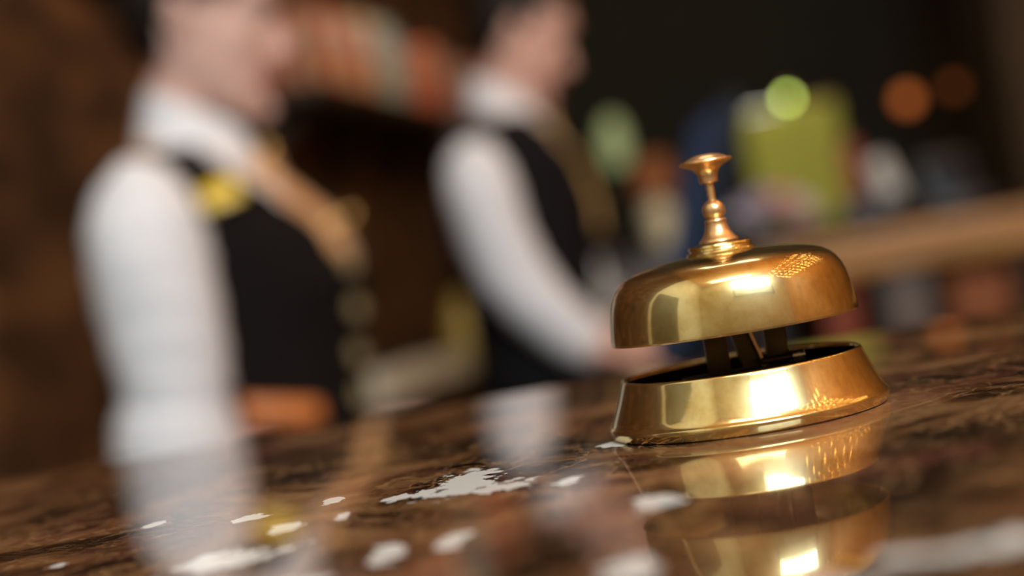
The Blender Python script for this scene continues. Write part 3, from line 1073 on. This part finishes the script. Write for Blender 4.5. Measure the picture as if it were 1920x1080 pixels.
for sd in (-1, 1):
    ya = MY + sd * .20
    m_cfg['arms'].append(dict(
        pts=[mp_(-.026, ya - sd * .02, 1.32), mp_(-.014, ya, 1.22), mp_(.020, ya, 1.115), mp_(.085, ya, 1.03), mp_(.130, ya - .012, .990)] if sd < 0 else
            [mp_(-.026, ya - sd * .02, 1.32), mp_(-.014, ya, 1.22), mp_(.005, ya, 1.105), mp_(.08, ya - .03, 1.045), mp_(.16, ya - .06, 1.01)],
        rad=[.052, .046, .043, .036, .029], hd=(.8, -.30, -.28) if sd < 0 else (.9, -.3, -.3), hp=(-.28, 0, -.9), hs=(0, -sd, 0),
        sleeve=[mp_(-.020, MY + sd * .172, 1.378) + (.020,), mp_(-.022, MY + sd * .178, 1.366) + (.040,), mp_(-.026, MY + sd * .188, 1.338) + (.056,), mp_(-.024, ya, 1.29) + (.062,), mp_(-.014, ya, 1.22) + (.061,), mp_(.006, ya, 1.145) + (.060,),
                mp_(.036, ya, 1.090) + (.056,), mp_(.075, ya, 1.043) + (.050,), mp_(.100, ya, 1.015) + (.046,)],
        cuff=(mp_(.092, ya, 1.022), mp_(.122, ya - sd * .006, .996), [.047, .042])))
man, mshirt, mvest = person((MX, MY), 'dark-haired man in white shirt, black waistcoat and gold tie looking down at his desk', m_cfg)
b = bmesh.new()
def mq(x, y, z):
    return Vector(mp_(x, y, z))
bm_loft(b, [[mq(x, MY, z) + Vector((dx, dy, 0)) for dx, dy in ((0, -wd), (.012, -wd * .5), (.014, wd * .5), (0, wd), (-.008, 0))] for x, z, wd in ((.112, 1.425, .022), (.118, 1.398, .030), (.120, 1.388, .024), (.144, 1.35, .032), (.164, 1.30, .038), (.174, 1.25, .040), (.174, 1.20, .036))])
link('tie', b, M['tie'], man)
# navy satin yoke of the waistcoat over the shoulder blades
b = bmesh.new()
vs = []
for i in range(9):
    z = 1.18 + .25 * i / 8
    d, rx, ry = interp(m_cfg['torso'], z)
    vs.append([b.verts.new(Vector((d + (rx + .016) * math.copysign(abs(math.cos(a)) ** .9, math.cos(a)), (ry + .016) * math.copysign(abs(math.sin(a)) ** .9, math.sin(a)), z))) for a in [PI / 2 + .10 + (PI - .20) * k / 14 for k in range(15)]])
for i in range(8):
    for k in range(14):
        b.faces.new((vs[i][k], vs[i][k + 1], vs[i + 1][k + 1], vs[i + 1][k]))
yk = link('waistcoat_back', b, M['navy'], mvest, angle=80)
solid(yk, .004)

# ------------------------------------------------------------------ staff desk and what stands on it
DZ = 0.898
dk = thing('staff_desk', 'dark wooden working desk behind the marble counter, under the monitor', 'desk', (0, 0, 0))
box_obj('desk_top', (-0.10, .95, DZ - .03), (1.25, 2.44, DZ), M['dark_wood'], dk, .004)
for x, y in ((-.06, 1.0), (1.21, 1.0), (-.06, 2.35), (1.21, 2.35)):
    box_obj('leg', (x - .025, y - .025, 0), (x + .025, y + .025, DZ - .03), M['dark_wood'], dk)
# monitor seen from the side, screen towards the staff
mo = thing('monitor', 'dark blue computer monitor seen edge-on, rising behind the brass bell', 'monitor', (.234, 1.75, DZ), math.radians(180))
tilt = Matrix.Translation((0, 0, .257)) @ Matrix.Rotation(math.radians(-19.5), 4, 'Y')
b = bmesh.new()
bm_box(b, (-.016, -.14, -.17), (.012, .14, .155), .006, mtx=tilt)
bm_box(b, (-.045, -.11, -.15), (-.014, .11, .02), .012, mtx=tilt)
link('casing', b, M['bezel'], mo)
b = bmesh.new()
bm_box(b, (.0115, -.127, -.15), (.0135, .127, .143), mtx=tilt)
link('screen', b, M['screen'], mo, smooth=False)
b = bmesh.new()
bm_box(b, (-.085, -.03, .015), (-.055, .03, .22), .008)
link('stand_neck', b, M['black_plastic'], mo)
b = bmesh.new()
bm_box(b, (-.14, -.12, 0), (.06, .12, .016), .007)
link('stand_foot', b, M['black_plastic'], mo)
# white printer with paper, on a stand of its own beyond the man
ps = thing('printer_stand', 'narrow dark stand behind the man, carrying the white printer', 'stand', (.165, 3.3, 0))
PZ = .995
box_obj('stand_top', (-.12, -.14, PZ - .025), (.12, .14, PZ), M['dark_wood'], ps, .003)
for x in (-.1, .1):
    for y in (-.12, .12):
        box_obj('leg', (x - .015, y - .015, 0), (x + .015, y + .015, PZ - .025), M['dark_wood'], ps)
box_obj('shelf', (-.1, -.12, .28), (.1, .12, .30), M['dark_wood'], ps)
pr = thing('desk_printer', 'small white printer with upright paper, seen between the man and the monitor', 'printer', (.165, 3.3, PZ))
b = bmesh.new()
bm_box(b, (-.08, -.10, 0), (.07, .10, .105), .016)
link('housing', b, M['white_plastic'], pr)
b = bmesh.new()
bm_box(b, (-.045, .055, .09), (.055, .060, .165), mtx=Matrix.Rotation(math.radians(-8), 4, 'X'))
link('paper_sheet', b, M['paper'], pr, smooth=False)
b = bmesh.new()
bm_box(b, (-.06, -.108, .03), (.05, -.096, .042), .004)
link('output_slot', b, M['black_plastic'], pr)

# ------------------------------------------------------------------ shelf of box files on the left wall
def wall_pt(y, off, z):
    return Vector((wall_x(y), y, 0)) + WNRM * off + Vector((0, 0, z))
yaw = math.atan2(WDIR.y, WDIR.x)           # local x along the wall, local y away from the room
SZ = 1.685
sh0, sh1 = 3.45, 5.30
shf = thing('wall_shelf', 'long dark shelf high on the brown wall, carrying a row of coloured files', 'shelf', wall_pt(sh0, 0, SZ), yaw)
sl = (sh1 - sh0) * math.sqrt(1 + .254 ** 2)
box_obj('shelf_board', (0, -.27, -.035), (sl, 0, 0), M['dark_wood'], shf, .003)
for k in range(4):
    b = bmesh.new()
    x = .12 + k * (sl - .24) / 3
    bm_loft(b, [[Vector((x + dx, y, z)) for y, z in ((-.0, -.035), (-.22, -.035), (-.0, -.20))] for dx in (-.012, .012)])
    link('bracket', b, M['dark_wood'], shf, smooth=False)
ords = ['first', 'second', 'third', 'fourth', 'fifth', 'sixth', 'seventh', 'eighth', 'ninth', 'tenth', 'eleventh', 'twelfth', 'thirteenth', 'fourteenth', 'fifteenth', 'sixteenth', 'seventeenth', 'eighteenth', 'nineteenth', 'twentieth', 'twenty-first', 'twenty-second']
cols = {'red': (0.55, 0.06, 0.03), 'sand': (0.62, 0.42, 0.22), 'grey-green': (0.36, 0.46, 0.36), 'grey-blue': (0.30, 0.32, 0.34), 'orange': (0.66, 0.20, 0.08), 'brick': (0.50, 0.12, 0.07), 'plum': (0.24, 0.09, 0.10), 'beige': (0.44, 0.36, 0.24), 'tan': (0.48, 0.24, 0.10), 'brown': (0.30, 0.12, 0.06), 'navy': (0.04, 0.07, 0.12)}
CM = {k: mat(k.replace('-', '_') + '_file_board', [min(.9, q * 1.3) for q in v], .6, var=.08, scale=25) for k, v in cols.items()}
seq = ['brown', 'sand', 'red', 'sand', 'sand', 'red', 'sand', 'grey-green', 'grey-green', 'grey-blue', 'orange', 'orange', 'brick', 'orange', 'plum', 'beige', 'plum', 'tan', 'tan', 'brick', 'navy', 'navy', 'navy']
x = .03
for k, cn in enumerate(seq):
    wd = .070 + random.random() * .022
    hh = .19 + random.random() * .05
    if x + wd > sl - .01:
        break
    f = thing('box_file', cn + ' box file, ' + ords[k] + ' from the near end of the high wall shelf', 'box file', shf.location + WDIR * (x + wd / 2) + Vector((0, 0, 0)), yaw, 'files on the high wall shelf')
    b = bmesh.new()
    bm_box(b, (-wd / 2, -.235, 0), (wd / 2, -.02, hh), .004)
    link('case', b, CM[cn], f)
    b = bmesh.new()
    bm_box(b, (-wd * .3, -.2375, hh * .55), (wd * .3, -.2345, hh * .82), .001)
    link('spine_panel', b, M['paper'] if cn in ('grey-green', 'sand') else CM['sand'] if cn in ('orange', 'tan') else CM[cn], f)
    x += wd + .004

# sideboard along the left wall with folded linen and a vase
sb = thing('sideboard', 'low dark wooden sideboard along the brown wall between the two people', 'sideboard', wall_pt(3.5, 0.004, 0), yaw)
SBZ = .885
box_obj('carcass', (0, -.36, .08), (1.75, 0, SBZ - .03), M['dark_wood'], sb, .004)
box_obj('top', (-.02, -.38, SBZ - .03), (1.77, 0, SBZ), M['dark_wood'], sb, .004)
for k in range(3):
    d = box_obj('door', (.02 + k * .575, -.375, .12), (.575 + k * .575, -.36, SBZ - .06), M['dark_wood'], sb, .003)
    b = bmesh.new()
    bm_ball(b, (.52 + k * .575, -.388, .55), .014, seg=14)
    link('knob', b, M['gold'], d)
for x, y in ((.05, -.32), (1.70, -.32), (.05, -.05), (1.70, -.05)):
    box_obj('foot', (x - .03, y - .03, 0), (x + .03, y + .03, .08), M['dark_wood'], sb)
b = bmesh.new()
for k in range(4):
    bm_box(b, (-.40 + k * .006, -.09 + k * .003, k * .016), (.40 - k * .008, .09 - k * .002, k * .016 + .015), .006)
o = tag(link('folded_linen', b, M['linen'], angle=50), 'long pile of folded white linen on the dark sideboard', 'linen')
o.location = wall_pt(4.02, .15, SBZ)
o.rotation_euler = (0, 0, yaw)
b = bmesh.new()
bm_lathe(b, [(0, 0), (.040, 0), (.055, .03), (.065, .09), (.055, .15), (.036, .19), (.030, .21), (.038, .235), (.034, .235), (.026, .21), (.03, .19), (.048, .15), (.056, .09), (.045, .02), (0, .012)], 40)
o = tag(link('vase', b, M['ochre'], angle=60), 'ochre glazed vase at the far end of the dark sideboard', 'vase')
o.location = wall_pt(4.60, .17, SBZ)

# ------------------------------------------------------------------ wooden return counter to the right
RZ = 1.108
RY = 3.0
rc = thing('return_counter', 'honey-brown wooden counter with open shelves behind the bell at right', 'counter', (0, 0, 0))
box_obj('counter_top', (.50, RY, RZ - .030), (2.6, RY + .42, RZ), M['mid_wood'], rc, .004)
box_obj('front_rail', (.53, RY + .015, RZ - .085), (2.57, RY + .04, RZ - .030), M['mid_wood'], rc, .003)
box_obj('back_panel', (.53, RY + .39, 0), (2.57, RY + .41, RZ - .03), M['dark_wood'], rc)
for k, x in enumerate((.53, 1.07, 1.62, 2.54)):
    box_obj('upright', (x, RY + .02, 0), (x + .03, RY + .39, RZ - .030), M['dark_wood'], rc)
for k, z in enumerate((.10, .50, .86)):
    box_obj('shelf', (.56, RY + .03, z - .02), (2.54, RY + .39, z), M['dark_wood'], rc)
def simple_box(name, lo, hi, mt, label, cat, bev=.003):
    o = box_obj(name, (-(hi[0] - lo[0]) / 2, -(hi[1] - lo[1]) / 2, 0), ((hi[0] - lo[0]) / 2, (hi[1] - lo[1]) / 2, hi[2] - lo[2]), mt, None, bev)
    o.location = ((lo[0] + hi[0]) / 2, (lo[1] + hi[1]) / 2, lo[2])
    return tag(o, label, cat)
def lidded_box(x0, x1, z0, h, mt, label, group=None):
    f = thing('storage_box', label, 'box', ((x0 + x1) / 2, RY + .17, z0 + .001), 0, group)
    hw = (x1 - x0) / 2
    box_obj('tray', (-hw, -.12, 0), (hw, .12, h - .03), mt, f, .003)
    box_obj('lid', (-hw - .004, -.124, h - .045), (hw + .004, .124, h), mt, f, .003)
lidded_box(.785, .885, .86, .165, M['grey_box'], 'grey cardboard box under the wooden counter at right')
lidded_box(.93, 1.055, .86, .12, M['orange_board'], 'orange cardboard box on the shelf under the wooden counter')
lidded_box(.655, .725, .86, .15, M['red_board'], 'dark red box beside the grey one under the wooden counter')

# bowl of flowers on the return counter
fx, fy = .590, RY + .14
fv = thing('flower_arrangement', 'pink, white and lavender flowers in a dark navy bowl, behind the bell', 'flowers', (fx, fy, RZ))
b = bmesh.new()
bm_lathe(b, [(0, 0), (.030, 0), (.045, .015), (.052, .04), (.046, .062), (.042, .064), (.044, .05), (.046, .04), (.038, .015), (0, .01)], 36)
link('bowl', b, M['navy'], fv, angle=60)
fcols = {'pink': (.72, .30, .32), 'white': (.75, .72, .70), 'lavender': (.42, .36, .52)}
FM = {k: mat(k + '_petals', v, .6, var=.1, scale=60) for k, v in fcols.items()}
def blossom(bm, r):
    """a cupped rose: rings of overlapping petals"""
    for ring, (nn, tiltv, rr) in enumerate(((5, 1.25, .45), (6, .85, .75), (7, .45, 1.0))):
        for k in range(nn):
            a = 2 * PI * (k + .5 * ring) / nn
            t = bmesh.new()
            bmesh.ops.create_uvsphere(t, u_segments=10, v_segments=6, radius=1)
            for v in t.verts:
                v.co = Vector((v.co.x * r * .55, v.co.y * r * .5, v.co.z * r * .10 + (v.co.x * v.co.x) * r * .12))
            t.transform(Matrix.Rotation(a, 4, 'Z') @ Matrix.Translation((r * rr * .5, 0, r * .25 * (3 - ring) * .5)) @ Matrix.Rotation(-tiltv, 4, 'Y'))
            bm_add(bm, t)
sp_pos = [(-.075, -.01, .085, 'white', .034), (-.035, -.035, .115, 'lavender', .034), (.015, -.03, .125, 'pink', .036), (.06, -.025, .10, 'white', .034), (.09, 0, .07, 'white', .030), (-.01, .03, .14, 'lavender', .034), (.045, .04, .13, 'pink', .032),
          (-.06, .04, .115, 'lavender', .03), (-.095, .02, .05, 'lavender', .028), (.045, -.055, .075, 'pink', .028), (-.045, -.06, .075, 'lavender', .028)]
for (x, y, z, cn, r) in sp_pos:
    b = bmesh.new()
    blossom(b, r)
    fl = link('blossom', b, FM[cn], fv)
    fl['label'] = cn + ' blossom'
    z *= .74
    fl.location = (x, y, z)
    fl.rotation_euler = (y * 6, -x * 6 * -1, random.random() * 3)
    b = bmesh.new()
    bm_tube(b, [(x * .3, y * .3, .03), (x * .6, y * .6, z * .6), (x, y, z)], .0025, 6)
    link('stalk', b, M['stem_green'], fv)

# leaning white card, red notebook and dark terminal on the return counter
cdh = thing('card_stand', 'white card leaning in a black block stand on the wooden counter at right', 'card', (.850, RY + .12, RZ))
b = bmesh.new()
bm_box(b, (-.024, -.002, .0), (.024, .002, .100), .001, mtx=Matrix.Translation((.012, 0, .062)) @ Matrix.Rotation(math.radians(-12), 4, 'X') @ Matrix.Rotation(math.radians(-14), 4, 'Y'))
link('card', b, M['card'], cdh)
b = bmesh.new()
bm_box(b, (-.105, -.035, 0), (.045, .03, .072), .006)
link('stand', b, M['black_plastic'], cdh)
nb = thing('notebook', 'small upright red notebook on the black block, left of the white card', 'notebook', (.776, RY + .12, RZ + .073))
box_obj('cover', (-.019, -.012, 0), (.019, .012, .130), M['red_board'], nb, .002)
box_obj('pages', (-.017, -.009, .003), (.0195, .009, .127), M['paper'], nb)
tm = thing('card_terminal', 'black payment terminal on the wooden counter, right of the white card', 'terminal', (1.0, RY + .15, RZ))
b = bmesh.new()
bm_box(b, (-.065, -.07, 0), (.065, .07, .05), .012)
bm_box(b, (-.06, .0, .03), (.06, .06, .15), .012, mtx=Matrix.Rotation(math.radians(-12), 4, 'X'))
link('housing', b, M['black_plastic'], tm)
b = bmesh.new()
bm_box(b, (-.045, -.004, .07), (.045, .001, .13), .001, mtx=Matrix.Rotation(math.radians(-12), 4, 'X'))
link('display', b, M['bezel'], tm)

# ------------------------------------------------------------------ the far end of the room
cb = thing('tall_cabinet', 'dark wooden cabinet behind the man, carrying the rust-shaded lamp', 'cabinet', (.55, 4.1, 0))
box_obj('carcass', (-.30, -.2, .06), (.35, .2, 1.13), M['dark_wood'], cb, .004)
box_obj('top', (-.32, -.22, 1.13), (.37, .22, 1.155), M['dark_wood'], cb, .004)
for k in range(2):
    d = box_obj('door', (-.28 + k * .31, -.215, .1), (.015 + k * .31, -.2, 1.10), M['dark_wood'], cb, .003)
    b = bmesh.new()
    bm_ball(b, (-.02 + k * .06, -.226, .7), .012, seg=12)
    link('knob', b, M['gold'], d)
box_obj('plinth', (-.27, -.17, 0), (.32, .17, .06), M['dark_wood'], cb)
tl = thing('table_lamp', 'table lamp with rust shade and cream base on the dark cabinet', 'lamp', (.445, 4.02, 1.155))
b = bmesh.new()
bm_lathe(b, [(0, 0), (.035, 0), (.038, .008), (.032, .02), (.046, .06), (.048, .09), (.036, .125), (.018, .145), (.012, .16), (0, .16)], 32)
link('lamp_base', b, M['cream'], tl, angle=50)
b = bmesh.new()
bm_lathe(b, [(.062, .15), (.050, .255), (.0485, .255), (.0605, .15)], 36, close=True)
link('lamp_shade', b, M['rust'], tl, angle=40)
b = bmesh.new()
bm_tube(b, [(0, 0, .15), (0, 0, .2)], .006, 8)
bm_ball(b, (0, 0, .21), .018, seg=12)
link('lamp_bulb', b, M['cream'], tl)

sc_ = thing('wall_sconce', 'pale green glowing glass sconce on the dark back wall', 'lamp', (.575, BACK_Y, 1.56))
b = bmesh.new()
bm_lathe(b, [(0, 0), (.03, .0), (.05, .03), (.058, .09), (.055, .16), (.04, .21), (.02, .235), (0, .24)], 32, center=(0, -.075, 0))
link('glass_shade', b, M['pale_green'], sc_, angle=60)
b = bmesh.new()
bm_box(b, (-.03, -.012, .05), (.03, 0, .17), .004)
bm_tube(b, [(0, -.01, .11), (0, -.04, .11)], .01, 10)
link('wall_bracket', b, M['dark_brass'], sc_)

bs = thing('display_banner', 'tall plain lime-green fabric banner with its own small lamp, beyond the bell', 'banner', (1.165, 5.5, 0))
b = bmesh.new()
nn = 24
fr = []
bk_ = []
for i in range(nn + 1):
    z = .06 + 1.55 * i / nn
    fr.append([b.verts.new((-.185 + .37 * k / 10, -.006 + .004 * math.sin(k * 1.3 + i * .2), z)) for k in range(11)])
for i in range(nn):
    for k in range(10):
        b.faces.new((fr[i][k], fr[i][k + 1], fr[i + 1][k + 1], fr[i + 1][k]))
pnl = link('fabric', b, M['lime'], bs)
solid(pnl, .006)
b = bmesh.new()
bm_box(b, (-.20, -.09, 0), (.20, .09, .06), .01)
link('foot', b, M['black_plastic'], bs)
b = bmesh.new()
bm_tube(b, [(0, .02, .05), (0, .02, 1.61)], .009, 10)
bm_box(b, (-.19, -.012, 1.607), (.19, .012, 1.622), .003)
link('pole', b, M['steel'], bs)
b = bmesh.new()
bm_tube(b, [(-.02, .0, 1.615), (-.02, -.03, 1.68), (-.02, -.12, 1.665)], .004, 8)
bm_lathe(b, [(.004, .03), (.012, .025), (.02, .0), (.0185, .0), (.010, .022), (.003, .027)], 20, center=(-.02, -.13, 1.645), close=True)
lampo = link('clip_lamp', b, M['steel'], bs)
b = bmesh.new()
bm_ball(b, (-.02, -.13, 1.636), .0125, seg=16)
link('lamp_bulb', b, M['lamp_lime'], lampo)

for (x, z, mt, lab, r) in ((1.93, 1.645, 'lamp_orange', 'small round orange wall lamp, the brighter one on the dark back wall', .042), (2.15, 1.665, 'lamp_orange_dim', 'small round orange wall lamp, the dimmer one nearer the wooden pillar', .034)):
    wl = thing('wall_lamp', lab, 'lamp', (x, BACK_Y, z), 0, 'orange lamps on the back wall')
    b = bmesh.new()
    bm_ball(b, (0, -.08, 0), r, seg=20)
    link('globe', b, M[mt], wl)
    b = bmesh.new()
    bm_tube(b, [(0, 0, 0), (0, -.05, 0)], .012, 10)
    bm_box(b, (-.03, -.012, -.03), (.03, 0, .03), .004)
    link('wall_bracket', b, M['dark_brass'], wl)
